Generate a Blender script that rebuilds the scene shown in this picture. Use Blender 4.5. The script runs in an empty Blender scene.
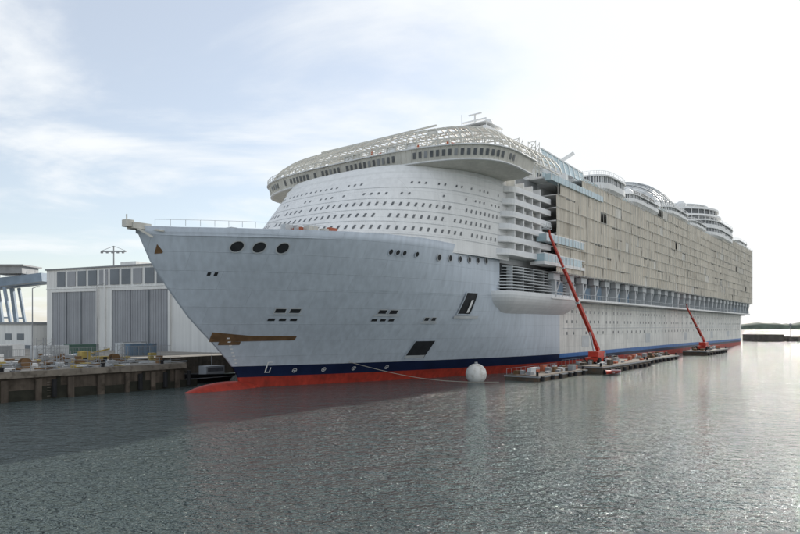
import bpy, math, random
from mathutils import Vector
random.seed(7)
R=random.random
def U(a,b): return a+(b-a)*random.random()
scene=bpy.context.scene
# ------------------------------------------------------------ frames
BX,BD=-38.6,90.6
AX,AY=0.615,0.7886
def S(p): # ship frame: X aft from stem head, Y to port, z up
    X,Y,z=p
    return (BX+AX*X+AY*Y, BD+AY*X-AX*Y, z)
def I(p): return tuple(p)
# ------------------------------------------------------------ materials
def mat(name,col,rough=0.6,var=0.12,scale=0.3,bump=0.0,bscale=4.0,metal=0.0,streak=0.0,spec=0.3,attr=False,plates=0.0,dirt=None,dirtamt=0.0):
    m=bpy.data.materials.new(name); m.use_nodes=True
    nt=m.node_tree; N=nt.nodes; L=nt.links
    b=N['Principled BSDF']; b.inputs['Roughness'].default_value=rough
    b.inputs['Metallic'].default_value=metal
    b.inputs['Specular IOR Level'].default_value=spec
    tc=N.new('ShaderNodeTexCoord')
    n=N.new('ShaderNodeTexNoise'); n.inputs['Scale'].default_value=scale; n.inputs['Detail'].default_value=6
    L.new(tc.outputs['Object'],n.inputs['Vector'])
    mr=N.new('ShaderNodeMapRange'); mr.inputs[1].default_value=0.25; mr.inputs[2].default_value=0.75
    mr.inputs[3].default_value=1-var; mr.inputs[4].default_value=1+var
    L.new(n.outputs['Fac'],mr.inputs[0])
    src=mr.outputs[0]
    def mul(a,b_):
        mu=N.new('ShaderNodeMath'); mu.operation='MULTIPLY'
        L.new(a,mu.inputs[0]); L.new(b_,mu.inputs[1]); return mu.outputs[0]
    if streak>0:
        mp=N.new('ShaderNodeMapping'); mp.inputs['Scale'].default_value=(1.2,1.2,0.05)
        L.new(tc.outputs['Object'],mp.inputs[0])
        n2=N.new('ShaderNodeTexNoise'); n2.inputs['Scale'].default_value=1.0; n2.inputs['Detail'].default_value=5
        L.new(mp.outputs[0],n2.inputs['Vector'])
        m2=N.new('ShaderNodeMapRange'); m2.inputs[1].default_value=0.3; m2.inputs[2].default_value=0.7
        m2.inputs[3].default_value=1-streak; m2.inputs[4].default_value=1+streak*0.4
        L.new(n2.outputs['Fac'],m2.inputs[0])
        src=mul(src,m2.outputs[0])
    plh=None
    if plates>0:
        dt=N.new('ShaderNodeVectorMath'); dt.operation='DOT_PRODUCT'; dt.inputs[1].default_value=(AX,AY,0)
        L.new(tc.outputs['Object'],dt.inputs[0])
        sx=N.new('ShaderNodeSeparateXYZ'); L.new(tc.outputs['Object'],sx.inputs[0])
        cx=N.new('ShaderNodeCombineXYZ'); L.new(dt.outputs['Value'],cx.inputs[0]); L.new(sx.outputs[2],cx.inputs[1])
        br=N.new('ShaderNodeTexBrick'); br.inputs['Scale'].default_value=1.0; br.inputs['Brick Width'].default_value=9.0; br.inputs['Row Height'].default_value=2.7
        br.inputs['Mortar Size'].default_value=0.05; br.inputs['Mortar Smooth'].default_value=0.6
        br.inputs['Color1'].default_value=(1,1,1,1); br.inputs['Color2'].default_value=(1-plates*.55,)*3+(1,); br.inputs['Mortar'].default_value=(1-plates*1.6,)*3+(1,)
        L.new(cx.outputs[0],br.inputs['Vector'])
        rg=N.new('ShaderNodeRGBToBW'); L.new(br.outputs['Color'],rg.inputs[0])
        src=mul(src,rg.outputs[0]); plh=br.outputs['Fac']
    mix=N.new('ShaderNodeVectorMath'); mix.operation='SCALE'
    if attr:
        a=N.new('ShaderNodeAttribute'); a.attribute_name='Col'; L.new(a.outputs['Color'],mix.inputs[0])
    else:
        mix.inputs[0].default_value=col[:3]
    L.new(src,mix.inputs['Scale'])
    out=mix.outputs[0]
    if dirt:
        n3=N.new('ShaderNodeTexNoise'); n3.inputs['Scale'].default_value=scale*2.3; n3.inputs['Detail'].default_value=8
        L.new(tc.outputs['Object'],n3.inputs['Vector'])
        m3=N.new('ShaderNodeMapRange'); m3.inputs[1].default_value=0.5; m3.inputs[2].default_value=0.7; m3.inputs[4].default_value=dirtamt
        L.new(n3.outputs['Fac'],m3.inputs[0])
        mx=N.new('ShaderNodeMixRGB'); L.new(m3.outputs[0],mx.inputs[0]); L.new(out,mx.inputs[1]); mx.inputs[2].default_value=(*dirt,1)
        out=mx.outputs[0]
    L.new(out,b.inputs['Base Color'])
    if bump>0:
        n4=N.new('ShaderNodeTexNoise'); n4.inputs['Scale'].default_value=bscale; n4.inputs['Detail'].default_value=4
        L.new(tc.outputs['Object'],n4.inputs['Vector'])
        bp=N.new('ShaderNodeBump'); bp.inputs['Strength'].default_value=bump; bp.inputs['Distance'].default_value=0.1
        L.new(n4.outputs['Fac'],bp.inputs['Height']); last=bp
        if plh is not None:
            b2=N.new('ShaderNodeBump'); b2.inputs['Strength'].default_value=0.5; b2.inputs['Distance'].default_value=0.04
            L.new(plh,b2.inputs['Height']); L.new(bp.outputs[0],b2.inputs['Normal']); last=b2
        L.new(last.outputs[0],b.inputs['Normal'])
    return m
M={}
M['bow']=mat('bow_paint',(0.58,0.64,0.71),0.38,0.07,0.10,0.6,0.28,streak=0.12,plates=0.08)
M['white']=mat('white_paint',(0.84,0.84,0.83),0.5,0.05,0.3,0.1,0.5,streak=0.08,plates=0.05)
M['white2']=mat('white_primer',(0.80,0.81,0.82),0.5,0.08,0.5)
M['cream']=mat('aft_hull_paint',(0.80,0.79,0.75),0.5,0.14,0.25,0.2,0.5,streak=0.22,plates=0.10)
M['navy']=mat('boot_topping',(0.010,0.018,0.055),0.35,0.2,0.4)
M['blue']=mat('blue_stripe',(0.06,0.17,0.42),0.4,0.2,0.4)
M['red']=mat('antifouling_red',(0.40,0.045,0.028),0.5,0.2,0.4,streak=0.25,dirt=(0.12,0.03,0.02),dirtamt=0.5)
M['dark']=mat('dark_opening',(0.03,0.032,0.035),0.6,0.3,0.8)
M['glass']=mat('window_glass',(0.12,0.13,0.14),0.15,0.3,1.5,spec=0.5)
M['bglass']=mat('blue_glass',(0.45,0.58,0.63),0.2,0.15,0.3,spec=0.5)
M['beige']=mat('beige_primer',(0.64,0.62,0.56),0.6,0.12,0.3,streak=0.12)
M['grey']=mat('grey_steel',(0.30,0.31,0.32),0.6,0.2,0.4)
M['lgrey']=mat('light_grey_steel',(0.56,0.58,0.59),0.6,0.15,0.4)
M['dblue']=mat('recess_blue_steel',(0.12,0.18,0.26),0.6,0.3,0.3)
M['net']=mat('scaffold_netting',(0.5,0.45,0.36),0.9,0.12,0.05,0.5,1.6,attr=True,streak=0.24)
M['rust']=mat('rust_primer',(0.17,0.10,0.05),0.8,0.3,0.8)
M['rail']=mat('rail_steel',(0.58,0.57,0.52),0.6,0.2,0.5)
M['lred']=mat('machine_red',(0.50,0.05,0.03),0.4,0.1,0.5)
M['orange']=mat('orange_red',(0.45,0.13,0.07),0.6,0.2,0.5)
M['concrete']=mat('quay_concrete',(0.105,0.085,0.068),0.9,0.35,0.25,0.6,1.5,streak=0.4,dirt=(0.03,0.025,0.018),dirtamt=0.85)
M['cope']=mat('quay_coping',(0.20,0.175,0.145),0.9,0.35,0.4,0.5,1.5,dirt=(0.06,0.05,0.04),dirtamt=0.8)
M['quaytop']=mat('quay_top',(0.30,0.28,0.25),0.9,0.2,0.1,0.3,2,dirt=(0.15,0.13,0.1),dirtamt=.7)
M['weed']=mat('tide_weed',(0.025,0.025,0.018),0.8,0.4,0.8,0.6,2)
M['wall']=mat('shed_white_cladding',(0.76,0.76,0.74),0.7,0.06,0.1,streak=0.12)
M['door']=mat('shed_grey_door',(0.34,0.35,0.37),0.6,0.1,0.2,streak=0.12)
M['panel']=mat('shed_dark_panel',(0.18,0.20,0.22),0.5,0.15,0.2)
M['roof']=mat('shed_roof',(0.25,0.26,0.27),0.7,0.1,0.2)
M['crane']=mat('crane_grey_blue',(0.22,0.28,0.35),0.5,0.15,0.3)
M['yellow']=mat('yellow_paint',(0.45,0.34,0.10),0.6,0.2,0.5,dirt=(.2,.15,.1),dirtamt=.5)
M['green']=mat('green_paint',(0.10,0.17,0.14),0.6,0.15,0.5)
M['cblue']=mat('container_blue',(0.13,0.20,0.28),0.6,0.15,0.5,dirt=(.2,.15,.1),dirtamt=.5)
M['rock']=mat('rock',(0.10,0.09,0.08),0.9,0.4,0.3,0.8,1)
M['tree']=mat('distant_foliage',(0.10,0.125,0.10),0.9,0.4,0.03)
M['fender']=mat('white_fender',(0.72,0.71,0.68),0.5,0.1,0.5,dirt=(0.3,0.27,0.2),dirtamt=0.5)
M['pont']=mat('pontoon_steel',(0.09,0.075,0.06),0.8,0.4,0.4,dirt=(0.16,0.09,0.05),dirtamt=0.6)
M['rope']=mat('rope',(0.35,0.33,0.28),0.9,0.1,1)
M['black']=mat('black_rubber',(0.02,0.02,0.022),0.8,0.2,1)
# ------------------------------------------------------------ builder
class MB:
    def __init__(s,T=S): s.v=[];s.f=[];s.m=[];s.c=[];s.T=T
    def face(s,pts,mi=0,col=None):
        k=len(s.v); s.v+= [s.T(p) for p in pts]; s.f.append(tuple(range(k,k+len(pts)))); s.m.append(mi); s.c.append(col)
    def grid(s,fn,nu,nv,mi=0,mf=None,col=None):
        k=len(s.v)
        for i in range(nu+1):
            for j in range(nv+1): s.v.append(s.T(fn(i,j)))
        for i in range(nu):
            for j in range(nv):
                a=k+i*(nv+1)+j
                s.f.append((a,a+nv+1,a+nv+2,a+1)); s.m.append(mf(i,j) if mf else mi); s.c.append(col)
    def box(s,x0,x1,y0,y1,z0,z1,mi=0,col=None):
        P=[(x0,y0,z0),(x1,y0,z0),(x1,y1,z0),(x0,y1,z0),(x0,y0,z1),(x1,y0,z1),(x1,y1,z1),(x0,y1,z1)]
        k=len(s.v); s.v+=[s.T(p) for p in P]
        for f in ((0,3,2,1),(4,5,6,7),(0,1,5,4),(1,2,6,5),(2,3,7,6),(3,0,4,7)):
            s.f.append(tuple(k+q for q in f)); s.m.append(mi); s.c.append(col)
    def beam(s,p,q,w=0.2,mi=0,h=None):
        h=h or w
        p=Vector(p);q=Vector(q);d=(q-p)
        if d.length<1e-6: return
        d.normalize(); up=Vector((0,0,1)) if abs(d.z)<0.95 else Vector((1,0,0))
        a=d.cross(up).normalized()*w/2; b=a.cross(d).normalized()*h/2
        k=len(s.v)
        for e in (p,q):
            for sa,sb in ((-1,-1),(1,-1),(1,1),(-1,1)): s.v.append(s.T(tuple(e+a*sa+b*sb)))
        for f in ((0,1,2,3),(7,6,5,4),(0,4,5,1),(1,5,6,2),(2,6,7,3),(3,7,4,0)):
            s.f.append(tuple(k+x for x in f)); s.m.append(mi); s.c.append(None)
    def prism(s,poly,z0,z1,mi=0,top=None,cap=True,mt=None):
        top=top or poly; n=len(poly); k=len(s.v)
        s.v+=[s.T((x,y,z0)) for x,y in poly]+[s.T((x,y,z1)) for x,y in top]
        for i in range(n):
            j=(i+1)%n; s.f.append((k+i,k+j,k+n+j,k+n+i)); s.m.append(mi); s.c.append(None)
        if cap:
            s.f.append(tuple(k+i for i in range(n))[::-1]); s.m.append(mi); s.c.append(None)
            s.f.append(tuple(k+n+i for i in range(n))); s.m.append(mi if mt is None else mt); s.c.append(None)
    def cyl(s,x,y,z0,z1,r0,r1=None,mi=0,n=20,sx=1):
        r1=r0 if r1 is None else r1
        a=[(x+sx*r0*math.cos(t*2*math.pi/n),y+r0*math.sin(t*2*math.pi/n)) for t in range(n)]
        b=[(x+sx*r1*math.cos(t*2*math.pi/n),y+r1*math.sin(t*2*math.pi/n)) for t in range(n)]
        s.prism(a,z0,z1,mi,b)
    def sphere(s,c,r,mi=0,nu=20,nv=12,a0=-90,sc=(1,1,1)):
        def fn(i,j):
            u=2*math.pi*i/nu; v=math.radians(a0+(90-a0)*j/nv)
            return (c[0]+sc[0]*r*math.cos(v)*math.cos(u),c[1]+sc[1]*r*math.cos(v)*math.sin(u),c[2]+sc[2]*r*math.sin(v))
        s.grid(fn,nu,nv,mi)
    def done(s,name,mats,parent=None,smooth=False,merge=False):
        me=bpy.data.meshes.new(name); me.from_pydata(s.v,[],s.f)
        for m in mats: me.materials.append(M[m])
        me.polygons.foreach_set('material_index',s.m)
        if any(c is not None for c in s.c):
            at=me.color_attributes.new('Col','FLOAT_COLOR','CORNER')
            for p in me.polygons:
                c=s.c[p.index] or (0.5,0.5,0.5)
                for li in p.loop_indices: at.data[li].color=(*c,1)
        o=bpy.data.objects.new(name,me); scene.collection.objects.link(o)
        import bmesh
        bm=bmesh.new(); bm.from_mesh(me)
        if merge: bmesh.ops.remove_doubles(bm,verts=bm.verts,dist=0.002)
        bmesh.ops.recalc_face_normals(bm,faces=bm.faces); bm.to_mesh(me); bm.free()
        if smooth:
            me.polygons.foreach_set('use_smooth',[True]*len(me.polygons))
        if parent: o.parent=parent
        return o
def empty(name,loc=(0,0,0)):
    e=bpy.data.objects.new(name,None); scene.collection.objects.link(e); e.empty_display_size=1
    return e
def interp(t,tab):
    if t<=tab[0][0]: return tab[0][1]
    for (a,b),(c,d) in zip(tab,tab[1:]):
        if t<=c: return b+(d-b)*(t-a)/(c-a)
    return tab[-1][1]
# ============================================================ SHIP
ship=empty('cruise_ship')
STEM=[(-3,19),(0,18.7),(2.5,17.9),(4.5,16.3),(8,12.8),(11.4,9.1),(16,5.3),(20,2.4),(25,0),(30,-2)]
def xs(z): return interp(z,STEM)
B=23.5
def hb(X,z):
    s=min(max(z/25,0),1)
    Lr=86-36*s; n=1.55+0.95*s**0.8
    t=min(max((X-xs(z))/Lr,0),1)
    y=B*(1-(1-t)**n)
    if X>325: y*=1-0.10*((X-325)/27)**2
    return y
SHEER=[(0,25.2),(4,25.0),(15,25.1),(30,25.6),(42,25.8),(55,25.5),(66,25.0)]
def sheer(X): return interp(X,SHEER)
ZR=[-2,0,1.8,2.7,3.7,5,6.5,8,10,12,14,16.5]
XU=[0,0.3,0.8,1.6,2.8,4.5,7,10,14,19,25,32,40,48,56,64,72,80]
XA=[96,120,150,180,210,240,270,300,325,335,345,352]
def station(i,z):
    x0=xs(z)
    if i<len(XU): return x0+(XU[i]/80.0)*(96-x0-1e-6) if i<len(XU)-1 else 96
    return XA[i-len(XU)+1]
h=MB()
ns=len(XU)+len(XA)-1
for sg in (1,-1):
    def fn(i,j,sg=sg):
        z=ZR[j]; X=station(i,z); return (X,sg*hb(X,z),z)
    def mf(i,j):
        z=ZR[j]
        aft=i>=len(XU)-1
        if z<1.7: return 2
        if z<3.6: return 3 if aft and z>2.6 else 1
        return 4 if aft else 0
    h.grid(fn,ns-1,len(ZR)-1,0,mf)
h.grid(lambda i,j:(352,(-1+2*i/8)*hb(352,ZR[j]),ZR[j]),8,len(ZR)-1,4)
hull=h.done('hull',['bow','navy','red','blue','cream'],ship,True,True)
# upper bow plating
u=MB()
XB=[0,0.3,0.8,1.6,2.8,4.5,7,10,14,19,25,32,40,48,56,66]
def ux(i,z):
    x0=xs(z); return x0+(XB[i]/66.0)*(66-x0)
NV=7
for sg in (1,-1):
    def fn(i,j,sg=sg):
        v=j/NV; z=16.5+v*(sheer(XB[i])-16.5); X=ux(i,z)
        return (X,sg*hb(X,z),z)
    u.grid(fn,len(XB)-1,NV,0)
    def fb(i,j,sg=sg):
        z=sheer(XB[i]); X=ux(i,z); y=hb(X,z)
        return [(X,sg*y,z),(X+0.2,sg*max(y-0.45,0),z),(X+0.2,sg*max(y-0.45,0),z-1.2)][j]
    u.grid(fb,len(XB)-1,2,0)
u.grid(lambda i,j:(66,(-1+2*i/8)*hb(66,16.5+j*8.3),16.5+j*8.3),8,1,0)
u.done('bow_plating',['bow'],ship,True,True)
d=MB()
d.grid(lambda i,j:(ux(i,sheer(XB[i])-1.2),(-1+2*j/2)*hb(ux(i,sheer(XB[i])-1.2),24),sheer(XB[i])-1.2),len(XB)-1,2)
d.box(66,352,-23.4,23.4,16.3,16.5)
d.done('decks',['grey'],ship)
b=MB(); b.sphere((16.0,0,-2.1),3.4,0,24,14,-90,(2.9,0.8,1.0)); b.done('bulbous_bow',['red'],ship,True)
# ---- hull markings conforming to shell
hm=MB()
def hp(X,z,off=0.05):
    y=hb(X,z); e=0.2
    dy=(hb(X+e,z)-hb(X-e,z))/(2*e); dz=(hb(X,z+e)-hb(X,z-e))/(2*e)
    n=Vector((-dy,1,-dz)).normalized()
    return (X+n.x*off,y+n.y*off,z+n.z*off)
def patch(X0,X1,z0,z1,mi,off=0.05,sk=0.0,nu=6,nv=3,z2=None,z3=None):
    z2=z0 if z2 is None else z2; z3=z1 if z3 is None else z3
    def fn(i,j):
        a=i/nu; lo=z0+(z2-z0)*a; hi=z1+(z3-z1)*a
        return hp(X0+(X1-X0)*a+sk*j/nv,lo+(hi-lo)*j/nv,off)
    hm.grid(fn,nu,nv,mi)
def frame(X0,X1,z0,z1,mi,w=0.18,off=0.14,sk=0.0):
    patch(X0-w,X1+w,z0-w,z0,mi,off); patch(X0-w+sk,X1+w+sk,z1,z1+w,mi,off)
    patch(X0-w,X0,z0,z1,mi,off,sk); patch(X1,X1+w,z0,z1,mi,off,sk)
def disc(X,z,r,mi,off=0.06,ring=None,n=18,rx=1,rw=.18):
    pts=[hp(X+rx*r*math.cos(t*2*math.pi/n),z+r*math.sin(t*2*math.pi/n),off) for t in range(n)]
    if mi is not None: hm.face(pts,mi)
    if ring is not None:
        p2=[hp(X+rx*(r+rw)*math.cos(t*2*math.pi/n),z+(r+rw)*math.sin(t*2*math.pi/n),off+.12) for t in range(n)]
        p1=[hp(X+rx*r*math.cos(t*2*math.pi/n),z+r*math.sin(t*2*math.pi/n),off+.12) for t in range(n)]
        for i in range(n):
            j=(i+1)%n; hm.face([p1[i],p1[j],p2[j],p2[i]],ring)
for X in (11.1,13.7,16.6): disc(X,22.5,0.75,0,ring=3,rw=.14)
for X in (33.2,34.6,36.0,38.8): disc(X,22.9,0.42,0,ring=1,rw=.12)
for i in range(6): disc(44.5+i*3.2,22.8+i*0.12,0.55,0,ring=3,rw=.12)
for X,z in ((20.6,12.6),(37,12.6)):
    for dx in (-1.0,1.1):
        patch(X+dx,X+dx+1.5,z+.1,z+.75,0); frame(X+dx,X+dx+1.5,z+.1,z+.75,3,.14)
    patch(X-1.6,X+3.4,z-.35,z-.2,3,.1)
    for dx in (-1.4,0.2,1.8): patch(X+dx,X+dx+1.0,z-1.25,z-.85,0); 
for dx in (0,1.6): patch(46+dx,47+dx,11.5,12.1,0); frame(46+dx,47+dx,11.5,12.1,3,.12)
patch(45.5,49.2,11.0,11.15,3,.1)
for dx in (0,.8): patch(9+dx,9.4+dx,18.2,18.7,0)
# anchor pocket
patch(53.3,56.8,12.9,16.9,0,.07,0.9); frame(53.3,56.8,12.9,16.9,1,.25,.2,.9)
patch(52.5,59.2,12.1,12.6,3,.35); patch(55.4,56.0,13.2,15.6,4,.3,.5)
# shell door
patch(46.6,51.0,4.3,7.7,0,.08,.35); frame(46.6,51.0,4.3,7.7,1,.2,.15,.35)
patch(46.7,50.9,4.35,4.9,3,.12,.0)
# primer strip near stem
patch(12.6,18,7.9,9.5,2,.05,z2=8.0,z3=8.9); patch(18,24.8,8.0,8.9,2,.05,z2=8.1,z3=8.8); patch(14,17,7.4,7.95,2,.052)
patch(2.6,3.4,21.2,22.6,2,.05,z2=21.3,z3=21.6,nu=3)
for X in (27,32,37.5,44): 
    disc(X,2.75,.30,None,.0,ring=4,rw=.08); patch(X-.27,X+.27,2.71,2.79,4,.13); patch(X-.04,X+.04,2.48,3.02,4,.135,nu=1)
patch(22.2,22.4,2.5,4.4,4,.1,nu=1); patch(22.2,23.0,4.25,4.4,4,.1); patch(22.2,23.0,2.5,2.65,4,.1); patch(22.9,23.05,2.5,3.4,4,.1,nu=1)
for k in range(8): patch(17.3-k*.35,17.7-k*.35,4.2+k*.6,4.4+k*.6,4,.06,nu=1)
hm.done('hull_openings',['dark','bow','rust','lgrey','white'],ship)
# ---- superstructure front
F0,F1=24.0,40.8
def fxn(z): return 33.0+(z-31)*0.92
def fs(a,z,off=0.0,W=24.6,XE=68.0,p=2.8):
    s_,c_=math.sin(a),max(math.cos(a),0)
    Y=(W+off)*math.copysign(abs(s_)**(2/p),s_); xn=fxn(z)-off
    return (xn+(XE-xn)*(1-c_**(2/p)),Y,z)
def arc(fn,n,N0=721):
    A_=[math.radians(-90+180*i/(N0-1)) for i in range(N0)]
    P=[fn(a) for a in A_]; Ls=[0]
    for p,q in zip(P,P[1:]): Ls.append(Ls[-1]+math.hypot(q[0]-p[0],q[1]-p[1]))
    out=[];k=0
    for i in range(n+1):
        t=Ls[-1]*i/n
        while k<N0-2 and Ls[k+1]<t: k+=1
        f_=(t-Ls[k])/max(Ls[k+1]-Ls[k],1e-9)
        out.append(A_[k]+(A_[k+1]-A_[k])*min(max(f_,0),1))
    return out,Ls[-1]
AF,_=arc(lambda a:fs(a,33),60)
f=MB()
f.grid(lambda i,j:fs(AF[i],F0+(F1-F0)*j/9),60,9,0)
f.done('forward_superstructure',['white'],ship,True,True)
fw=MB()
AW,LW=arc(lambda a:fs(a,33),480)
for k,z in enumerate([27.4,29.7,32.0,34.3,36.6]):
    for i in range(20+(k%2)*3,460,7):
        if R()<(0.10 if k<3 else 0.45): continue
        a0,a1=AW[i],AW[min(i+2,480)]
        hh=0.72 if k<3 else .42
        fw.face([fs(a0,z,0.06),fs(a1,z,0.06),fs(a1,z+hh,0.06),fs(a0,z+hh,0.06)],0)
    fw.grid(lambda i,j:fs(AF[i],z-.85+j*0.08,0.08),60,1,1)
fw.grid(lambda i,j:fs(AF[i],38.9+j*0.4,0.2*(j)),60,1,2)
fw.done('front_windows',['glass','lgrey','white'],ship)
# ---- core block
c=MB()
c.box(67.5,346,-22.6,22.6,16.6,44,0)
c.box(90,346,-22.5,22.5,44,46,0)
c.done('superstructure_core',['white2'],ship)
# ---- bridge crown band
def crown(a,off=0,W=31.5,X0=43.8,XE=59,p=3.0):
    s_,c_=math.sin(a),max(math.cos(a),0)
    Y=(W+off)*math.copysign(abs(s_)**(2/p),s_); return (X0-off+(XE-X0+off)*(1-c_**(2/p)),Y)
A,_=arc(lambda a:crown(a),72)
ZC=43.1
cr=MB()
bot=[crown(a,-2.4) for a in A]+[(66,28.5),(66,-28.5)]
mid=[crown(a,-0.4) for a in A]+[(66,30.6),(66,-30.6)]
top=[crown(a,0.2) for a in A]+[(66,31.3),(66,-31.3)]
cr.prism(bot,40.1,40.7,0,mid)
cr.prism(mid,40.7,ZC,0,top)
lip=[crown(a,0.6) for a in A]+[(66.2,31.8),(66.2,-31.8)]
cr.prism(lip,ZC,ZC+.2,1)
cr.prism([crown(a,-.15) for a in A]+[(66,30.95),(66,-30.95)],40.62,40.8,1)
cr.done('bridge_deck',['beige','white'],ship)
cw=MB()
AC,_=arc(lambda a:crown(a),420)
for i in range(6,412,6):
    a2=AC[i+4]; q=crown(a2,.15); q2=crown(a2,-.45); cw.beam((*q2,40.7),(*q,ZC),.2,1)
    if R()<.14: continue
    a0,a1=AC[i],AC[i+3]
    P=[crown(a0,-.08),crown(a1,-.08)]; Q=[crown(a0,.2),crown(a1,.2)]
    cw.face([(*P[0],41.4),(*P[1],41.4),(*Q[1],42.5),(*Q[0],42.5)],0 if R()<.75 else 2)
cw.done('bridge_windows',['glass','beige','grey'],ship)
# ---- steel frame of the solarium
t=MB()
lv=[(-.5,ZC+.2),(-.9,44.7),(-2.0,46.2),(-3.9,47.6),(-6.6,48.7),(-10,49.5)]
for n_,(o,z) in enumerate(lv):
    pts=[(*crown(a,o),z) for a in A[::2]]
    for p,q in zip(pts,pts[1:]): t.beam(p,q,0.22 if n_%2 else .16,0)
    t.beam((*crown(A[-1],o),z),(84,29+o*.8,z+1),0.2,0); t.beam((*crown(A[0],o),z),(84,-29-o*.8,z+1),0.2,0)
for k,a in enumerate(A[::2]):
    P=[(*crown(a,o),z) for o,z in lv]
    for p,q in zip(P,P[1:]): t.beam(p,q,0.24,0)
    if abs(a)<1.3:
        x,y=crown(a,-10); t.beam((x,y,49.5),(x+12,y*0.8,50.2),0.22,0)
for k,(a,a2) in enumerate(zip(A[::2],A[2::2])):
    if k%3==0:
        t.beam((*crown(a,-.5),ZC+.2),(*crown(a2,-.9),44.7),0.10,0); t.beam((*crown(a2,-.9),44.7),(*crown(a,-2.0),46.2),0.10,0)
for k,(a,a2) in enumerate(zip(A[::2],A[2::2])):
    if R()<.22:
        j=random.choice([0,0,1,2]); (o,z),(o2,z2)=lv[j],lv[j+1]
        t.face([(*crown(a,o-.15),z),(*crown(a2,o-.15),z),(*crown(a2,o2-.15),z2),(*crown(a,o2-.15),z2)],random.choice([1,2]))
for z in (ZC+.7,ZC+1.25): 
    pts=[(*crown(a,.45),z) for a in A]
    for p,q in zip(pts,pts[1:]): t.beam(p,q,0.06,0)
for a in A: t.beam((*crown(a,.45),ZC+.2),(*crown(a,.45),ZC+1.25),0.07,0)
for X in range(60,84,3):
    for sg in (1,-1):
        P=[(X,sg*(31+o),z+.3) for o,z in lv]
        for p,q in zip(P,P[1:]): t.beam(p,q,0.2,0)
        t.beam((X,sg*21.5,49.8),(X,sg*8,50.4),0.25,0)
for X in range(54,84,5): t.beam((X,-16,50.3),(X,16,50.3),0.3,0)
for X,Y in ((74,22),(78,24),(82,22),(70,-10),(76,8),(62,20),(66,14)):
    for dx in (0,1.8):
        for dy in (0,1.8): t.beam((X+dx,Y+dy,44),(X+dx,Y+dy,51.2),.1,0)
    for z in (47,49,51.0):
        t.beam((X,Y,z),(X+1.8,Y,z),.1,0); t.beam((X,Y,z),(X,Y+1.8,z),.1,0); t.beam((X,Y+1.8,z-2),(X+1.8,Y+1.8,z),.08,0); t.beam((X,Y,z-2),(X,Y+1.8,z),.08,0)
t.done('solarium_steel_frame',['rail','white','beige'],ship)
dh=MB()
dh.box(60,84,-15,15,43.3,46.0,0)
dh.box(74,100,-20,20,43.4,49.0,0)
dh.box(86,112,-15,15,49.0,52.5,1)
dh.box(88,94,16,22,49,51.4,1); dh.box(102,108,15,21,49,51,0)
for i in range(40):
    X=U(51,70);Y=U(-20,24); dh.box(X,X+U(.6,2.4),Y,Y+U(.6,2.4),43.3,43.5+U(1,3.0),random.choice([1,2,3,0,3,0]))
for X,Y in ((56,10),(60,-6),(53,0),(58,16)): dh.beam((X,Y,43.5),(X,Y,48),.35,2); dh.beam((X,Y,46.5),(X+2,Y+1,47.5),.3,2)
dh.done('top_deck_houses',['lgrey','white','orange','beige'],ship)
# ---- mast
m=MB()
m.cyl(97,-1,52.5,62.5,1.4,0.9,0,12); m.box(92.5,101.5,-6,5,61.7,62.5,0); m.box(92.5,101.5,-6,5,63.5,63.62,0)
for X in (93,97,101):
    for Y in (-5.8,4.8): m.beam((X,Y,62.4),(X,Y,63.6),.12,0)
m.cyl(97,-1,62.4,67.5,0.5,0.25,0,8)
m.box(96.6,97.2,-4.8,2.6,65.6,66.0,0); m.box(96.7,97.1,-3,1,67.4,67.7,0)
m.box(94,98,-5.6,-3.5,62.4,64.2,0); m.sphere((97,3,64.0),1.5,0,14,8)
m.beam((99,3,62.4),(99,3,66),.15,0); m.beam((95,-4,62.4),(95,-4,67.5),.12,0)
for sg in (-1,1): m.beam((97,-1,54),(97+sg*4,-1+sg*3,61.8),.35,0)
m.sphere((116,10,54.5),1.9,0,16,10); m.cyl(116,10,49,53.0,.7,mi=0,n=10)
m.sphere((124,-4,56),2.2,0,16,10); m.cyl(124,-4,49,54,.8,mi=0,n=10)
m.beam((108,14,52),(113,20,57),.9,0)
m.done('radar_mast',['white','cblue'],ship)
# ---- netted sides
dz=2.9; z0=22.8
def rows(X):
    if X<98: return 7
    if X<165: return 8
    if X<262: return 9
    return 10
net=MB(); slab=MB(); rec=MB()
for sg in (1,-1):
    for r in range(10):
        X=84.0 if r<6 else 86
        while X<344:
            w=U(1.6,6.0)
            w=min(w,344-X+.01)
            if r>=rows(X): X+=w; continue
            za=z0+r*dz-.06; k=R(); base=U(0.96,1.04)
            top=za+dz-(U(0.0,0.08) if R()<.85 else U(.2,.5)) 
            if k<0.015: y=26.0; col=(0.26*base,0.25*base,0.23*base)
            elif k<0.07: y=27.9; col=(0.78*base,0.75*base,0.69*base)
            elif k<0.14: y=27.95; col=(0.62*base,0.56*base,0.47*base)
            else:
                y=27.95+U(0,0.08); col=(0.71*base,0.65*base,0.555*base)
            ph=U(0,6)
            net.grid(lambda i,j:(X+w*i/5,sg*(y+(0.05*math.sin(i*2.1+ph+j*1.3))),za+(top-za)*j/2-(.06*abs(math.sin(i+ph)) if j==0 else 0)),5,2,0,col=col)
            X+=w
    for r in range(11):
        xa=[84,84,84,84,84,84,84,84,98,165,262][r]
        slab.box(xa,345,sg*22.6,sg*27.86,z0+r*dz-0.22,z0+r*dz-.03,0)
        X=xa
        while X<344:
            L_=U(5,22)
            if R()<.8: slab.box(X,min(X+L_,344.5),sg*28.15,sg*28.3,z0+r*dz-.08,z0+r*dz+.03,random.choice([1,2,2]))
            X+=L_+U(0,1.5)
    X=84
    while X<345:
        slab.beam((X,sg*28.32,z0-.6),(X,sg*28.32,z0+rows(X)*dz+U(.3,1.2)),0.09,random.choice([1,2])); X+=2.2
net.done('scaffold_netting_panels',['net'],ship)
slab.done('balcony_decks',['white','rail','beige'],ship)
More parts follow.
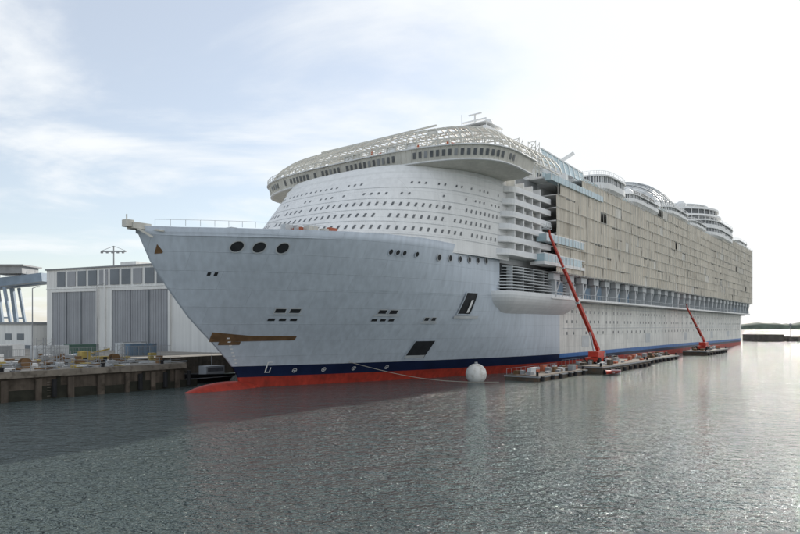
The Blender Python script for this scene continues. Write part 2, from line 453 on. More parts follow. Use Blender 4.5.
for sg in (1,-1):
    X=86
    while X<343:
        rec.box(X,X+0.8,sg*22.85,sg*26.8,17.2,22.4,0)
        rec.box(X-1.4,X+2.2,sg*25.6,sg*27.0,21.0,22.45,0)
        rec.beam((X+.4,sg*26.4,17.3),(X+3.4,sg*26.4,21.0),.35,0)
        if R()<0.85: rec.box(X+1.6,X+6.0,sg*23.2,sg*U(25,26.4),17.3,17.4+U(2.0,3.6),random.choice([1,2,2,0]))
        X+=8.2
    rec.box(84,344,sg*23.55,sg*27.0,16.7,17.2,3)
    X=86
    while X<343: rec.beam((X,sg*26.9,17.2),(X,sg*26.9,18.3),.08,0); X+=2
    rec.beam((84,sg*26.9,18.3),(344,sg*26.9,18.3),.08,0)
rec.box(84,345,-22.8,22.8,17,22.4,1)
rec.done('lifeboat_recess',['lgrey','dblue','cblue','white'],ship)
se=MB(); 
for r in range(10):
    se.box(344,350-r*0.3,-26.5,26.5,z0+r*dz-0.3,z0+r*dz,0)
    for zz in (.5,1.0): se.beam((349-r*.3,-26.4,z0+r*dz+zz),(349-r*.3,26.4,z0+r*dz+zz),.07,0)
se.box(343,346.5,-27,27,22.8,51.6,1)
se.box(345,352,-23,23,16.6,22.4,0)
se.done('stern_terraces',['white','beige'],ship)
# ---- curved balcony stack behind the bridge wing
bs=MB()
for sg in (1,-1):
    for r in range(6):
        z=24.9+r*2.6
        xf=62.0+r*0.55
        poly=[(xf+3.5-3.5*math.cos(q),sg*(22+4.6*math.sin(q))) for q in [math.pi/2*i/7 for i in range(8)]]
        poly+=[(84,sg*26.6),(84,sg*22)]
        bs.prism(poly,z,z+0.3,0)
        bs.prism(poly[:-1]+[(84,sg*26.5)],z+0.3,z+1.2,1,cap=False)
        for X in (67,71,75,79): bs.box(X,X+0.35,sg*23.2,sg*26.4,z+1.2,z+2.6,0)
        for X in (68.2,72.2,76.2,80.2):
            if R()<.5: bs.box(X,X+1.8,sg*23.2,sg*25.5,z+1.2,z+2.3,random.choice([0,3,1]))
    bs.box(66,84,sg*22.62,sg*23.2,25,43,2)
bs.done('forward_balconies',['white','white2','grey','beige'],ship)
# ---- mooring terrace louvres and sponson
lo=MB()
def rnd(x0,x1,yi,yo,r,n=8):
    P=[(x0+r-r*math.cos(math.pi/2*i/n),yo-r+r*math.sin(math.pi/2*i/n)) for i in range(n+1)]
    return [(x0,yi)]+P+[(x1,yo),(x1,yi)]
for sg in (1,-1):
    for r in range(9):
        z=17.6+r*0.65
        P=[(x,sg*y) for x,y in rnd(64+r*0.2,99-r*.8,20,26.2-r*.1,5)]
        lo.prism(P,z,z+0.18,0)
    for X in range(68,97,5): lo.box(X,X+.3,sg*24,sg*25.3,17.6,23.0,0)
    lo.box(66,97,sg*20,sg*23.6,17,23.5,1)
    def sp(i,j,sg=sg):
        P=rnd(62.5,101,18,26.8,5,10)[1:-1]
        x,y=P[min(i,len(P)-1)]
        v=j/8; z=12.6+4.9*v; w=math.sin(v*math.pi/2)**0.8
        return (84+(x-84)*(0.72+0.28*w),sg*(22.3+(y-22.3)*w if y>22.3 else y),z)
    lo.grid(sp,11,8,2)
    lo.prism([(x,sg*y) for x,y in rnd(62.5,101,18,26.8,5,10)],17.5,17.62,2)
lo.done('mooring_terrace',['lgrey','dark','white2'],ship,False,False)
gb=MB()
for sg in (1,-1):
    gb.box(77,98,sg*26.0,sg*28.3,24.6,26.2,0); gb.box(78,99,sg*26.0,sg*28.3,29.0,30.6,0)
    gb.box(80,112,sg*27,sg*28.45,42.6,44.0,0)
    gb.box(77,100,sg*25,sg*28.3,26.2,26.4,1); gb.box(77,100,sg*25,sg*28.3,23.9,24.6,1); gb.box(78,100,sg*25,sg*28.3,30.6,30.8,1)
    for X in range(77,98,2): gb.box(X,X+0.15,sg*28.3,sg*28.4,24.6,26.2,1); gb.box(X+1,X+1.15,sg*28.3,sg*28.4,29,30.6,1)
    for X in range(80,112,2): gb.box(X,X+0.15,sg*28.45,sg*28.52,42.6,44,1)
gb.done('glass_balustrades',['bglass','white'],ship)
# ---- upper decks
ud=MB()
def zt_(X): return z0+rows(X)*dz
secs=[(80,98),(98,165),(165,262),(262,342)]
for (xa,xb) in secs:
    zb=zt_(xa+1)+.05
    ud.box(xa,xb,-26.4,26.4,zb,zb+.4,0)
    for sg in (1,-1):
        ud.box(xa+2,xb-1,sg*14,sg*23.5,zb+.4,zb+3.0,0)
        X=xa+3
        while X<xb-4:
            ud.box(X+0.3,X+3.2,sg*23.5,sg*23.58,zb+1.0,zb+2.4,2); X+=4.4
        ud.box(xa,xb,sg*26.2,sg*26.3,zb+.4,zb+1.5,3)
        X=xa
        while X<xb: ud.beam((X,sg*26.32,zb+.4),(X,sg*26.32,zb+1.6),.1,0); X+=2.2
        ud.box(xa,xb,sg*26.15,sg*26.4,zb+1.5,zb+1.6,0)
for sg in (1,-1):
    ud.face([(80,sg*26.6,46.5),(104,sg*26.6,46.5),(104,sg*26.0,49.0),(80,sg*26.0,49.9)],3)
    ud.beam((80,sg*26.0,49.9),(104,sg*26.0,49.0),.3,0)
    for X in range(80,105,3): ud.beam((X,sg*26.65,46.5),(X,sg*26.05,49.5),.14,0)
def pod(xa,xb,zb,zt,yo,yi=20,levels=1,ee=0.5,par=.5):
    cx=(xa+xb)/2; hx=(xb-xa)/2
    for sg in (1,-1):
        def el(o=0): 
            return [(cx+(hx+o)*math.copysign(abs(math.cos(q))**ee,math.cos(q)),sg*(yi+(yo-yi+o)*abs(math.sin(q))**0.55)) for q in [math.pi*i/28 for i in range(29)]]
        ud.prism(el(-.9),zb,zb+.7,0,el(0))
        hgt=(zt-zb-.7)/levels
        for k in range(levels):
            za=zb+.7+k*hgt
            ud.prism(el(0),za,za+hgt*.42,0)
            ud.prism(el(-.35),za+hgt*.42,za+hgt*.88,2)
            for (x,y) in el(-.25)[2:-2:1]: ud.beam((x,y,za+hgt*.42),(x,y,za+hgt*.9),.25,0)
            ud.prism(el(.2),za+hgt*.88,za+hgt,0)
        P=el(0)
        for (x,y),(x2,y2) in zip(P,P[1:]):
            ud.beam((x,y,zt),(x,y,zt+1.0),.08,0); ud.beam((x,y,zt+1.0),(x2,y2,zt+1.0),.08,0); ud.beam((x,y,zt+.5),(x2,y2,zt+.5),.05,0)
pod(113,134,46.3,50.6,28.5)
pod(137,168,46.6,49.6,28.2,ee=.3)
pod(176,206,48.9,51.8,28.4,ee=.35)
pod(210,238,49.0,51.6,28.0,ee=.35)
pod(240,300,49.5,56.5,28.8,8,2)
pod(306,338,51.6,54.5,27.3,ee=.3)
ud.done('upper_deck_edge',['white','lgrey','glass','bglass'],ship)
# midship + aft houses
ah=MB()
ah.box(118,160,-15,15,46,50.8,0); ah.box(126,150,-12,12,50.8,53.3,0); ah.box(124,152,-13,13,53.3,53.6,1)
for X0,X1,yh,zb,zt,yc in [(188,222,19,48,67,4),(224,246,17,48,63.5,3)]:
    fnr=lambda i,j:(X0+(X1-X0)*i/12,yc-yh+2*yh*j/16,zb+(zt-zb)*(math.sin(math.pi*j/16)**0.4)*(0.74+0.26*math.sin(math.pi*i/12)**.7))
    ah.grid(fnr,12,16,0)
    for i in range(0,13):
        pts=[fnr(i,j) for j in range(17)]; pts=[(p[0],yc+(p[1]-yc)*1.03,p[2]+.35) for p in pts]
        for p,q in zip(pts,pts[1:]): ah.beam(p,q,0.4,3 if i%2 else 1)
    for j in (3,5,8,11,13,14,15):
        pts=[fnr(i,j) for i in range(13)]
        for p,q in zip(pts,pts[1:]): ah.beam((p[0],yc+(p[1]-yc)*1.03,p[2]+.35),(q[0],yc+(q[1]-yc)*1.03,q[2]+.35),0.3,1)
for (r,za,zb,mi) in [(20,56.5,57.3,0),(18.6,57.3,59.8,2),(20.4,59.8,60.6,0),(18.2,60.6,63,2),(19.4,63,63.8,0),(14,63.8,65.6,0),(15,65.6,66,1),(7,66,68,0)]:
    ah.cyl(268,6,za,zb,r,mi=mi,n=40,sx=1.15)
for k in range(36):
    q=k*2*math.pi/36; 
    for r,za,zb in ((18.8,57.3,59.8),(18.4,60.6,63)): 
        x,y=268+1.15*r*math.cos(q),6+r*math.sin(q); ah.beam((x,y,za),(x,y,zb),.4,0)
ah.sphere((176,14,57),2.2,0,20,12); ah.cyl(176,14,50,55.5,1.0,mi=0)
ah.sphere((250,14,64.5),2.2,0,18,10); ah.cyl(250,14,50,63,1.0,mi=0)
ah.cyl(185,0,48,62,0.5,0.3,0,8); ah.box(183,187,-3,3,60,60.4,0)
ah.cyl(246,-2,56,69,0.4,0.2,0,8); ah.box(245,247,-5,1,67,67.3,0)
ah.box(300,336,-18,18,51.8,56,0); ah.box(300,330,-22,22,56,56.6,0)
for sg in (1,-1):
    for X in range(302,332,5): ah.box(X,X+.5,sg*21,sg*21.5,52,56,0)
ah.cyl(308,0,56.6,63,5,4,0,20,1.6); ah.cyl(308,0,63,64,3.4,mi=3,n=20,sx=1.6)
for i in range(70):
    X=U(112,335);Y=U(8,23); zz=zt_(X)+3; ah.box(X,X+U(.6,4),Y,Y+U(.6,3),zz,zz+U(.6,2.4),random.choice([0,1,0,3]))
for i in range(30):
    X=U(100,335);Y=U(16,25); zz=zt_(X)+.4; ah.beam((X,Y,zz),(X,Y,zz+U(4,7)),.14,1)
ah.done('aft_deck_houses',['white','lgrey','glass','grey'],ship)
# aft hull ports
ph=MB()
for sg in (1,-1):
    for z,st in ((13.8,3.1),(11.2,3.1),(8.3,4.2)):
        X=100
        while X<338:
            if R()<0.85:
                y=sg*(hb(X,z)+0.04); ph.face([(X,y,z),(X+0.75,y,z),(X+0.75,y,z+0.75),(X,y,z+0.75)],0)
            X+=st
    for X in (110,165,215,262,300): 
        y=sg*(23.55); ph.face([(X,y,5),(X+5,y,5),(X+5,y,8),(X,y,8)],1)
    for X in range(98,340,6): ph.beam((X,sg*23.75,16.6),(X,sg*23.75,6+4*R()),.06,1)
    for z in (15.4,9.9): ph.box(98,344,sg*23.52,sg*23.62,z,z+.12,1)
ph.done('hull_ports',['glass','lgrey'],ship)
# foredeck gear
fg=MB()
for i in range(26):
    X=U(8,30); w=hb(X,24)-2; Y=U(-w,w); hgt=U(0.6,1.4)
    fg.box(X,X+U(.5,2),Y,Y+U(.5,2),24,24.4+hgt*.8,random.choice([0,0,1,2]))
for i in range(30):
    X=U(18,31);Y=U(9,16); fg.box(X,X+U(.8,2.2),Y,Y+U(.4,1.2),24,25.9+U(0,.7),random.choice([0,1,1,3,2,0]))
fg.box(-.8,2.0,-.8,1.0,24.6,25.5,3); fg.box(-1.7,-.5,-.5,.7,24.8,25.8,3); fg.beam((-.4,.4,25),(1.4,2.4,23.4),.3,3); fg.beam((.4,-.5,25),(2.8,3.0,24.4),.25,3)
fg.beam((-1.3,.1,25.8),(-1.3,.1,26.6),.15,3)
prev=None
for X in [2+1.5*i for i in range(14)]:
    y=hb(X,25)-.3; p=(X,y,25.1+0.01*X)
    fg.beam(p,(X,y,26.1),.05,0)
    if prev: fg.beam((prev[0],prev[1],26.1),(X,y,26.1),.045,0)
    prev=(X,y)
fg.done('foredeck_gear',['lgrey','orange','white','beige'],ship)
# ============================================================ boom lifts
def boomlift(name,X,Y,tip,z=1.6):
    e=empty(name); g=MB()
    g.box(X-2.6,X+2.6,Y-1.5,Y+1.5,z+0.5,z+1.5,0)
    for dx in (-1.9,1.9):
        for dy in (-1.6,1.6):
            n=14; P=[(X+dx+0.75*math.cos(k*2*math.pi/n),z+0.75+0.75*math.sin(k*2*math.pi/n)) for k in range(n)]
            a=[(px,Y+dy-0.3,pz) for px,pz in P]; b_=[(px,Y+dy+0.3,pz) for px,pz in P]
            g.face(a,2); g.face(b_,2)
            for k in range(n): g.face([a[k],a[(k+1)%n],b_[(k+1)%n],b_[k]],2)
    g.box(X-1.4,X+3.2,Y-1.2,Y+1.2,z+1.6,z+2.9,0); g.box(X+2.4,X+3.5,Y-1.25,Y+1.25,z+1.5,z+2.5,3)
    p=Vector((X+1.8,Y,z+3.1)); q=Vector(tip); 
    g.beam(p,p.lerp(q,0.45),.72,0); g.beam(p.lerp(q,0.42),p.lerp(q,0.75),0.56,0); g.beam(p.lerp(q,0.72),q,0.42,0)
    g.beam(p.lerp(q,.44),p.lerp(q,.455),.86,1); g.beam(p.lerp(q,.74),p.lerp(q,.75),.7,1)
    g.beam((X-0.8,Y,z+2.6),p.lerp(q,0.2),0.3,1)
    g.beam(q,q+Vector((-0.6,0,1.4)),0.35,0)
    bx,by,bz=tip[0]-1.8,tip[1],tip[2]+1.2
    g.box(bx-1.2,bx+1.2,by-.6,by+.6,bz,bz+.1,1)
    for dx in (-1.2,0,1.2):
        for dy in (-.6,.6): g.beam((bx+dx,by+dy,bz),(bx+dx,by+dy,bz+1.1),0.08,1)
    for dy in (-.6,.6):
        for zz in (.55,1.1): g.beam((bx-1.2,by+dy,bz+zz),(bx+1.2,by+dy,bz+zz),0.08,1)
    g.done('machine',['lred','lgrey','black','grey'],e)
boomlift('boom_lift',97,32,(77,29.6,29.8))
boomlift('boom_lift',203,33,(190,30.5,17))
# ============================================================ pontoons
def pontoon(name,x0,x1,y0,y1,zt=1.5):
    e=empty(name); g=MB()
    g.box(x0,x1,y0,y1,-1,zt,0); g.box(x0-.15,x1+.15,y0-.15,y1+.15,zt-.35,zt-.1,1)
    X=x0+1
    while X<x1-1:
        g.cyl(X,y1+.3,0.1,1.0,0.4,mi=2,n=10); X+=U(3,5)
    for i in range(int((x1-x0)*1.2)):
        X=U(x0+1,x1-2); Y=U(y0+.5,y1-1.5); g.box(X,X+U(.4,2.0),Y,Y+U(.4,1.2),zt,zt+U(.2,1.3),random.choice([0,1,5,4,5,1,0,1,0,3]))
    for X in (x0+.8,x1-.8): g.cyl(X,y1-.6,zt,zt+.7,.25,mi=2,n=8)
    X=x0+.3
    while X<x1: g.beam((X,y0+.2,zt),(X,y0+.2,zt+1.1),.06,1); X+=2
    g.beam((x0+.3,y0+.2,zt+1.1),(x1-.3,y0+.2,zt+1.1),.05,1)
    g.done('body',['pont','grey','black','orange','lgrey','rust'],e)
pontoon('work_pontoon',60,84,28,35,1.1)
pontoon('work_pontoon',85,120,28.5,38,1.7)
pontoon('work_pontoon',190,226,29,37,1.7)
pontoon('work_pontoon',126,160,29,35,1.4)
fb=MB(); fb.sphere((55,24.5,1.3),2.0,0,24,16); fb.cyl(55,24.5,3.1,3.6,0.3,mi=1,n=10); fb.done('mooring_buoy',['fender','grey'],None,True)
dg=MB()
def dgf(i,j):
    u=i/12; v=-1+2*j/8; w=1.1*(1-(max(u-0.5,0)*2)**2.2)
    return (82+6*(1-u),40+w*v,0.1+0.7*abs(v)**1.5+0.25*u)
dg.grid(dgf,12,8,0); dg.box(87.7,88,39,41,0.1,1.0,1); dg.box(87.9,88.4,39.8,40.2,0.3,1.4,2); dg.box(84,84.5,39.1,40.9,.5,.6,1)
dg.done('dinghy',['lred','lgrey','black'],None)
rp=MB()
P=[]
a=Vector(hp(36,4.0,.1)); b2=Vector((54,30,0.15))
for i in range(21):
    t_=i/20; q=a.lerp(b2,t_); q.z-=1.2*math.sin(math.pi*t_)*1; q.z=max(q.z,0.1); P.append(q)
for p,q in zip(P,P[1:]): rp.beam(p,q,0.09,0)
rp.done('mooring_rope',['rope'],None)
# ============================================================ QUAY
q=MB()
ZQ=4.0
edge=[(-260,-9),(14,-9),(14,-30),(520,-30)]
back=[(520,-900),(-260,-900)]
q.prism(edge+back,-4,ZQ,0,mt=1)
def runwall(x0,x1,y):
    X=x0
    while X<x1:
        w=U(.7,1.2)
        q.box(X,X+w,y,y+U(.3,.5),-2,3.0,0)
        q.box(X+w,X+4.4,y,y+0.12,-2,U(1.0,1.9),3)
        if R()<.5: q.cyl(X+2.5,y+.45,.3,2.8,.35,mi=4,n=8)
        if R()<.5: q.box(X+3,X+3.5,y,y+.14,1,3.1,3)
        if R()<.25: 
            for zz in [0.4+.4*k for k in range(8)]: q.box(X+1.6,X+2.1,y+.2,y+.25,zz,zz+.06,2)
        X+=4.4
    q.box(x0,x1,y-0.6,y+0.6,3.25,ZQ+0.15,2)
runwall(-120,14,-9)
q.box(13.4,14.7,-30,-9.6,3.25,ZQ+0.15,2)
q.done('quay',['concrete','quaytop','cope','weed','black'],None)
def container(name,X,Y,m_,L_=6.1,z=ZQ):
    g=MB(); H=2.6;W_=2.4
    g.box(X,X+L_,Y,Y+W_,z+.12,z+H,0)
    n=int(L_/0.28)
    for i in range(n):
        xx=X+0.15+i*(L_-0.3)/n
        g.box(xx,xx+0.12,Y+W_,Y+W_+0.04,z+.3,z+H-.2,0); g.box(xx,xx+0.12,Y-0.04,Y,z+.3,z+H-.2,0)
    for xx in (X-.02,X+L_-.13):
        for yy in (Y-.05,Y+W_-.1): g.box(xx,xx+.15,yy,yy+.15,z,z+H+.05,1)
    g.box(X,X+L_,Y+W_-.05,Y+W_+.06,z+H-.15,z+H+.03,1); g.box(X,X+L_,Y+W_-.05,Y+W_+.06,z+.05,z+.2,1)
    g.box(X-.05,X-.01,Y+.3,Y+W_-.3,z+.3,z+H-.2,1)
    g.done(name,[m_,m_,'grey'],None)
for (X,Y,m_) in [(-16,-44,'lgrey'),(-4,-52,'grey'),(4,-46,'lgrey'),(12,-50,'green'),(-26,-50,'white'),(24,-52,'lgrey'),(22,-44,'cblue'),(-36,-44,'grey'),(-10,-64,'lgrey'),(-24,-66,'cblue'),(2,-62,'white'),(30,-62,'grey')]:
    container('shipping_container',X,Y,m_)
pal=MB()
for i in range(300):
    X=U(-45,13);Y=U(-38,-12.0); k=random.choice([0,2,3,4,2,0,5,5,2,5,0,5,1])
    hh=U(.2,.9) if R()<.85 else U(1,2.0)
    for l in range(3): pal.box(X,X+U(.6,1.6),Y,Y+U(.6,1.2),ZQ+0.02+l*hh/3,ZQ+(l+.8)*hh/3,k)
for i in range(60):
    X=U(-40,13);Y=U(-34,-12); pal.beam((X,Y,ZQ+.2),(X+U(2,6),Y+U(-1,1),ZQ+.25),.2,random.choice([2,5,0]))
for i in range(16):
    X=U(-40,13);Y=U(-34,-14); hh=U(2,4.5)
    for dx in (0,1.4):
        for dy in (0,1): pal.beam((X+dx,Y+dy,ZQ),(X+dx,Y+dy,ZQ+hh),.07,5)
    zz=ZQ+1
    while zz<ZQ+hh: pal.beam((X,Y+1,zz),(X+1.4,Y+1,zz),.06,5); pal.beam((X,Y+1,zz-1),(X+1.4,Y+1,zz),.05,5); zz+=1
pal.done('stacked_pallets_and_materials',['rust','yellow','lgrey','cblue','white','grey'],None)
fe=MB()
X=-70
while X<14:
    fe.beam((X,-10.2,ZQ+.1),(X,-10.2,ZQ+1.25),0.06,0); X+=2
for zz in (.7,1.25): fe.beam((-70,-10.2,ZQ+zz),(14,-10.2,ZQ+zz),0.045,0)
fe.done('quay_railing',['grey'],None)
hf=MB()
X=-60
while X<30:
    hf.beam((X,-39,ZQ),(X,-39,ZQ+2.2),0.08,0)
    hf.beam((X,-39,ZQ+2.2),(X+2.5,-39,ZQ+2.2),.06,0); hf.beam((X,-39,ZQ+.2),(X+2.5,-39,ZQ+.2),.06,0)
    for k in range(8): hf.beam((X+.3*k,-39,ZQ+.2),(X+.3*k,-39,ZQ+2.2),.025,0)
    X+=2.5
hf.done('mesh_fence',['grey'],None)
for (X,Y,hh) in ((-2,-30,13),(16,-44,15),(-34,-32,11)):
    g=MB(); g.cyl(X,Y,ZQ,ZQ+hh,.13,.08,0,8); g.beam((X,Y,ZQ+hh),(X+.2,Y+1.6,ZQ+hh+.3),.1,0); g.box(X,X+.4,Y+1.3,Y+2.1,ZQ+hh+.15,ZQ+hh+.3,0); g.cyl(X,Y,ZQ,ZQ+.8,.2,mi=0,n=8)
    g.done('street_lamp',['grey'],None)
for (X,Y) in ((-8,-18),(-20,-16),(8,-22)):
    g=MB()
    for yy in (Y,Y+1.1):
        n=16; P=[(X+.8*math.cos(k*2*math.pi/n),ZQ+.8+.8*math.sin(k*2*math.pi/n)) for k in range(n)]
        a=[(px,yy,pz) for px,pz in P]; b_=[(px,yy+.12,pz) for px,pz in P]
        g.face(a,0); g.face(b_,0)
        for k in range(n): g.face([a[k],a[(k+1)%n],b_[(k+1)%n],b_[k]],0)
    P=[(X+.45*math.cos(k*2*math.pi/12),ZQ+.8+.45*math.sin(k*2*math.pi/12)) for k in range(12)]
    for k in range(12): g.face([(P[k][0],Y,P[k][1]),(P[(k+1)%12][0],Y,P[(k+1)%12][1]),(P[(k+1)%12][0],Y+1.2,P[(k+1)%12][1]),(P[k][0],Y+1.2,P[k][1])],1)
    g.done('cable_drum',['rust','black'],None)
for X in (-30,-14,0,10):
    g=MB(); g.cyl(X,-9.4,ZQ+.15,ZQ+.6,.25,mi=0,n=12); g.cyl(X,-9.4,ZQ+.6,ZQ+.8,.4,.32,mi=0,n=12); g.done('mooring_bollard',['black'],None)
yt=MB()
yt.box(4,9,-27,-25,ZQ+.5,ZQ+1.0,0)
for xx in (4.6,8.2):
    for yy in (-27.1,-25.1): yt.cyl(xx,yy,ZQ,ZQ+.9,.4,mi=1,n=10)
yt.box(4.2,5.6,-26.9,-25.1,ZQ+1.0,ZQ+2.0,0); yt.beam((5.6,-26,ZQ+1.5),(9.5,-26,ZQ+2.3),.25,0)
yt.done('yellow_platform_truck',['yellow','black'],None)
wb=MB()
def wbf(i,j):
    u=i/14; v=-1+2*j/8; w=2.3*(1-max(u-.55,0)**1.6*3.4) if u>.55 else 2.3
    return (27-12*u,-14+max(w,0.02)*v,-0.3+1.7*abs(v)**.6+.5*u*abs(v))
wb.grid(wbf,14,8,0); wb.box(16.5,27,-15.8,-12.2,0.9,1.0,1); wb.box(21,25,-15.2,-12.8,1,3,1); wb.box(21.3,24.7,-15.25,-12.75,2,2.7,2); wb.beam((23,-14,3),(23,-14,5),.1,1)
wb.done('work_boat',['black','grey','glass'],None)
# ============================================================ SHED (own frame)
sh=empty('shipyard_hall')
P0=Vector((-101,178,0)); P1=Vector((-40,150,0)); dx=(P1-P0); Ls=dx.length; dx.normalize(); nx=Vector((dx.y,-dx.x,0))
def TS(p):
    q=P0+dx*p[0]+nx*p[1]; return (q.x,q.y,p[2])
g=MB(TS); H=26.3
g.box(0,Ls,-90,0,ZQ,H,0); 
g.box(-.4,Ls+.4,-90.4,.4,H,H+.4,1)
g.box(20,26,-14,-8,H+.4,H+2.4,0)
for k in range(int(Ls/1.0)): g.box(k*1.0,k*1.0+.12,0,.05,20.75,H,0)
g.done('walls',['wall','roof'],sh)
g=MB(TS)
for a_,b_ in ((2.8,20.5),(26.5,46.5)):
    g.box(a_,b_,0,.3,ZQ,20.0,0)
    n=int((b_-a_)/.9)
    for i in range(n): g.box(a_+i*(b_-a_)/n,a_+i*(b_-a_)/n+.2,.3,.38,ZQ,20.0,0)
    for k in (1,2): g.box(a_+(b_-a_)*k/3-.1,a_+(b_-a_)*k/3+.1,.38,.5,ZQ,20,2)
    g.box(a_-.6,a_,0,.55,ZQ,20.7,1); g.box(b_,b_+.6,0,.55,ZQ,20.7,1); g.box(a_,b_,0,.55,20.0,20.7,1)
g.done('sliding_doors',['door','wall','panel'],sh)
g=MB(TS); X=4.5; k=0
while X<44:
    g.box(X,X+3.2,0,.2,21.6,25.7,1 if k%3==1 else 0); X+=4.2; k+=1
g.box(0,Ls,0,.25,20.9,21.15,2); g.box(23.4,23.8,0,.5,ZQ,26,2)
g.done('clerestory_panels',['panel','door','wall'],sh)
ls=MB(TS); 
ls.box(-45,-3,-30,2,ZQ,11.0,0); ls.box(-45.5,-2.5,-30.5,2.5,11.0,11.6,1)
for i in range(7): ls.box(-43+i*5.5,-40+i*5.5,2,2.12,6.5,8.3,2)
ls.box(-45,-3,2,2.1,ZQ,5,2)
ls.done('low_workshop',['wall','roof','panel'],None)
# gantry crane
gc=MB(I); D=262.0
gc.beam((-215,D+8,24.5),(-149.5,D,31),4,0,3.6)
gc.beam((-215,D+16,24.5),(-149.5,D+8,31),4,0,3.6)
for yy in (D-1,D+9):
    gc.beam((-166,yy,4),(-169,yy,27),1.4,0); gc.beam((-162,yy,4),(-166,yy,27),1.0,0); gc.beam((-166,yy,14),(-163.5,yy,14),.6,0)
gc.box(-172,-158,D-2,D+10,32.5,35.6,1); gc.box(-173,-157,D-3,D+11,35.6,36.2,1)
for X in (-171,-159): gc.beam((X,D,30),(X,D,33),.6,0)
for i in range(16):
    x=-213+i*4; zz=24.7+(x+215)/65.5*6.5+1.8; gc.beam((x,D-1.5+8-(x+215)/65.5*8,zz),(x,D-1.5+8-(x+215)/65.5*8,zz+1.2),.12,1)
gc.done('gantry_crane',['crane','grey'],None)
hl=MB(I)
hl.cyl(-92,200,4,34.6,.35,.2,0,8); hl.box(-96,-88,199.6,200.4,34.3,34.7,0); hl.beam((-92,200,34.5),(-92,200,36.2),.3,0); hl.beam((-96,200,34.6),(-92,200,36.2),.12,0); hl.beam((-88,200,34.6),(-92,200,36.2),.12,0)
for i in range(5): hl.box(-95.8+i*1.7,-95.2+i*1.7,199,199.6,33.8,34.3,0)
hl.done('floodlight_mast',['grey'],None)
# ============================================================ distant jetty & shore
jt=MB(I)
for i in range(60):
    x0=250+i*6; y0=425+i*1.2
    jt.box(x0,x0+6,y0,y0+14,-1,3.0+U(-.3,.4),0)
    for k in range(2): jt.sphere((x0+U(0,6),y0-1,U(.1,1.4)),U(0.8,1.8),0,7,5)
jt.box(240,258,418,436,-1,4.8,0)
for X in range(252,600,9): jt.beam((X,427,3),(X,427,4.3),.15,1)
jt.beam((268,427,3),(268,427,11),.4,1); jt.sphere((268,427,11.5),.9,1,8,6)
jt.done('stone_jetty',['rock','grey'],None)
fs_=MB(I)
def ridge(i,j):
    x=500+i*14.0; hh=19+6*math.sin(i*.11)+4*math.sin(i*.37+1)+3*R()
    return (x,2100+[0,10,60,260][j],[0,hh*.7,hh,0][j])
fs_.grid(ridge,260,3,0); fs_.done('distant_shore',['tree'],None,True)
# ============================================================ WATER
w=bpy.data.materials.new('water'); w.use_nodes=True; nt=w.node_tree; N=nt.nodes; L=nt.links
bs_=N['Principled BSDF']; bs_.inputs['Base Color'].default_value=(0.085,0.110,0.108,1); bs_.inputs['Roughness'].default_value=0.09; bs_.inputs['IOR'].default_value=1.33
tc=N.new('ShaderNodeTexCoord')
prevn=None
for sc,st,dist,stretch in ((0.06,0.5,2.0,0.6),(0.40,1.0,0.9,0.5),(1.1,1.0,0.80,0.55),(2.9,1.0,0.46,0.7),(7.0,1.0,0.18,0.8)):
    mp=N.new('ShaderNodeMapping'); mp.inputs['Rotation'].default_value=(0,0,math.radians(12+sc*9)); mp.inputs['Scale'].default_value=(stretch,1,1)
    L.new(tc.outputs['Object'],mp.inputs[0])
    nn=N.new('ShaderNodeTexNoise'); nn.inputs['Scale'].default_value=sc; nn.inputs['Detail'].default_value=2.5; nn.inputs['Roughness'].default_value=.5
    L.new(mp.outputs[0],nn.inputs['Vector'])
    bp=N.new('ShaderNodeBump'); bp.inputs['Strength'].default_value=st; bp.inputs['Distance'].default_value=dist
    L.new(nn.outputs['Fac'],bp.inputs['Height'])
    if prevn: L.new(prevn,bp.inputs['Normal'])
    prevn=bp.outputs[0]
L.new(prevn,bs_.inputs['Normal'])
M['water']=w
g=MB(I); g.face([(-9000,-300,0),(9000,-300,0),(9000,12000,0),(-9000,12000,0)],0); g.done('water',['water'],None)
# ============================================================ WORLD
SUN_AZ,SUN_EL=37.0,27.0
wd=bpy.data.worlds.new('World'); scene.world=wd; wd.use_nodes=True
nt=wd.node_tree; N=nt.nodes; L=nt.links
bg=N['Background']; bg.inputs[1].default_value=0.15
sk=N.new('ShaderNodeTexSky'); sk.sky_type='NISHITA'; sk.sun_disc=False; sk.sun_elevation=math.radians(SUN_EL); sk.sun_rotation=math.radians(SUN_AZ)
sk.air_density=1.0; sk.dust_density=0.8; sk.ozone_density=1.2
tc=N.new('ShaderNodeTexCoord')
sp=N.new('ShaderNodeSeparateXYZ'); L.new(tc.outputs['Generated'],sp.inputs[0])
ad=N.new('ShaderNodeMath'); ad.operation='ADD'; ad.inputs[1].default_value=0.16; L.new(sp.outputs[2],ad.inputs[0])
mxm=N.new('ShaderNodeMath'); mxm.operation='MAXIMUM'; mxm.inputs[1].default_value=0.05; L.new(ad.outputs[0],mxm.inputs[0])
dv=N.new('ShaderNodeVectorMath'); dv.operation='DIVIDE'
cb=N.new('ShaderNodeCombineXYZ')
for i in range(3): L.new(mxm.outputs[0],cb.inputs[i])
L.new(tc.outputs['Generated'],dv.inputs[0]); L.new(cb.outputs[0],dv.inputs[1])
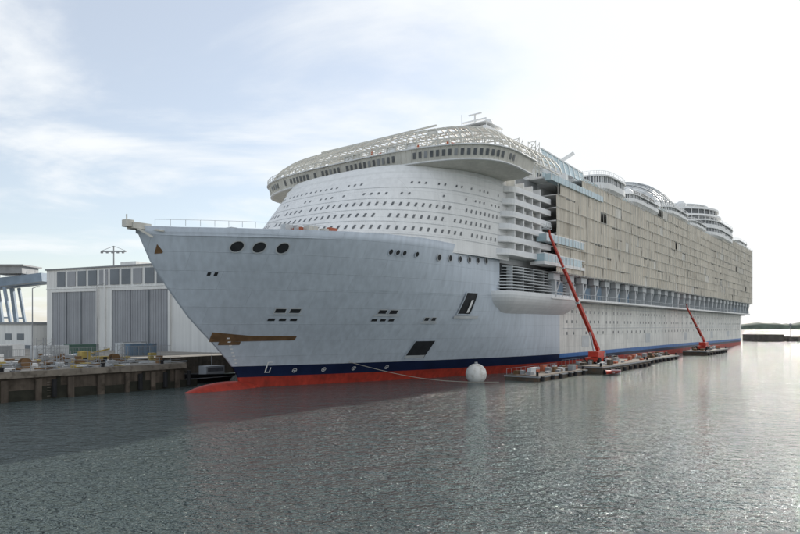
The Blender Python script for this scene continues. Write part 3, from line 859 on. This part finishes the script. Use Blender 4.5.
mp=N.new('ShaderNodeMapping'); mp.inputs['Scale'].default_value=(0.8,1.1,0.3); mp.inputs['Rotation'].default_value=(0,0,0.5); mp.inputs['Location'].default_value=(3.1,1.7,0); L.new(dv.outputs[0],mp.inputs[0])
nn=N.new('ShaderNodeTexNoise'); nn.inputs['Scale'].default_value=1.2; nn.inputs['Detail'].default_value=9; nn.inputs['Roughness'].default_value=.55; nn.inputs['Distortion'].default_value=0.35
L.new(mp.outputs[0],nn.inputs['Vector'])
ad2=N.new('ShaderNodeMath'); ad2.operation='MULTIPLY_ADD'; ad2.inputs[1].default_value=0.24; L.new(sp.outputs[0],ad2.inputs[0]); L.new(nn.outputs['Fac'],ad2.inputs[2])
mr=N.new('ShaderNodeMapRange'); mr.interpolation_type='SMOOTHSTEP'; mr.inputs[1].default_value=0.36; mr.inputs[2].default_value=0.56; mr.inputs[3].default_value=0.42; mr.inputs[4].default_value=0.97
L.new(ad2.outputs[0],mr.inputs[0])
mx=N.new('ShaderNodeMixRGB'); L.new(mr.outputs[0],mx.inputs[0]); L.new(sk.outputs[0],mx.inputs[1]); mx.inputs[2].default_value=(6.6,6.8,6.95,1)
L.new(mx.outputs[0],bg.inputs[0])
# sun
sl=bpy.data.lights.new('sun','SUN'); sl.energy=5.0; sl.angle=math.radians(0.5); sl.color=(1,0.95,0.87)
so=bpy.data.objects.new('sun',sl); scene.collection.objects.link(so)
az,el=math.radians(SUN_AZ),math.radians(SUN_EL)
dvec=Vector((math.sin(az)*math.cos(el),math.cos(az)*math.cos(el),math.sin(el)))
so.rotation_euler=(-dvec).to_track_quat('-Z','Y').to_euler()
# ============================================================ CAMERA
cam=bpy.data.cameras.new('camera'); co=bpy.data.objects.new('camera',cam); scene.collection.objects.link(co); scene.camera=co
cam.sensor_width=36; cam.lens=28.0; cam.clip_end=20000; cam.clip_start=0.5
co.location=(0,0,10.5); co.rotation_euler=(math.radians(90),0,0)
cam.shift_y=59/800.0
scene.view_settings.view_transform='Standard'; scene.view_settings.look='None'; scene.view_settings.exposure=0
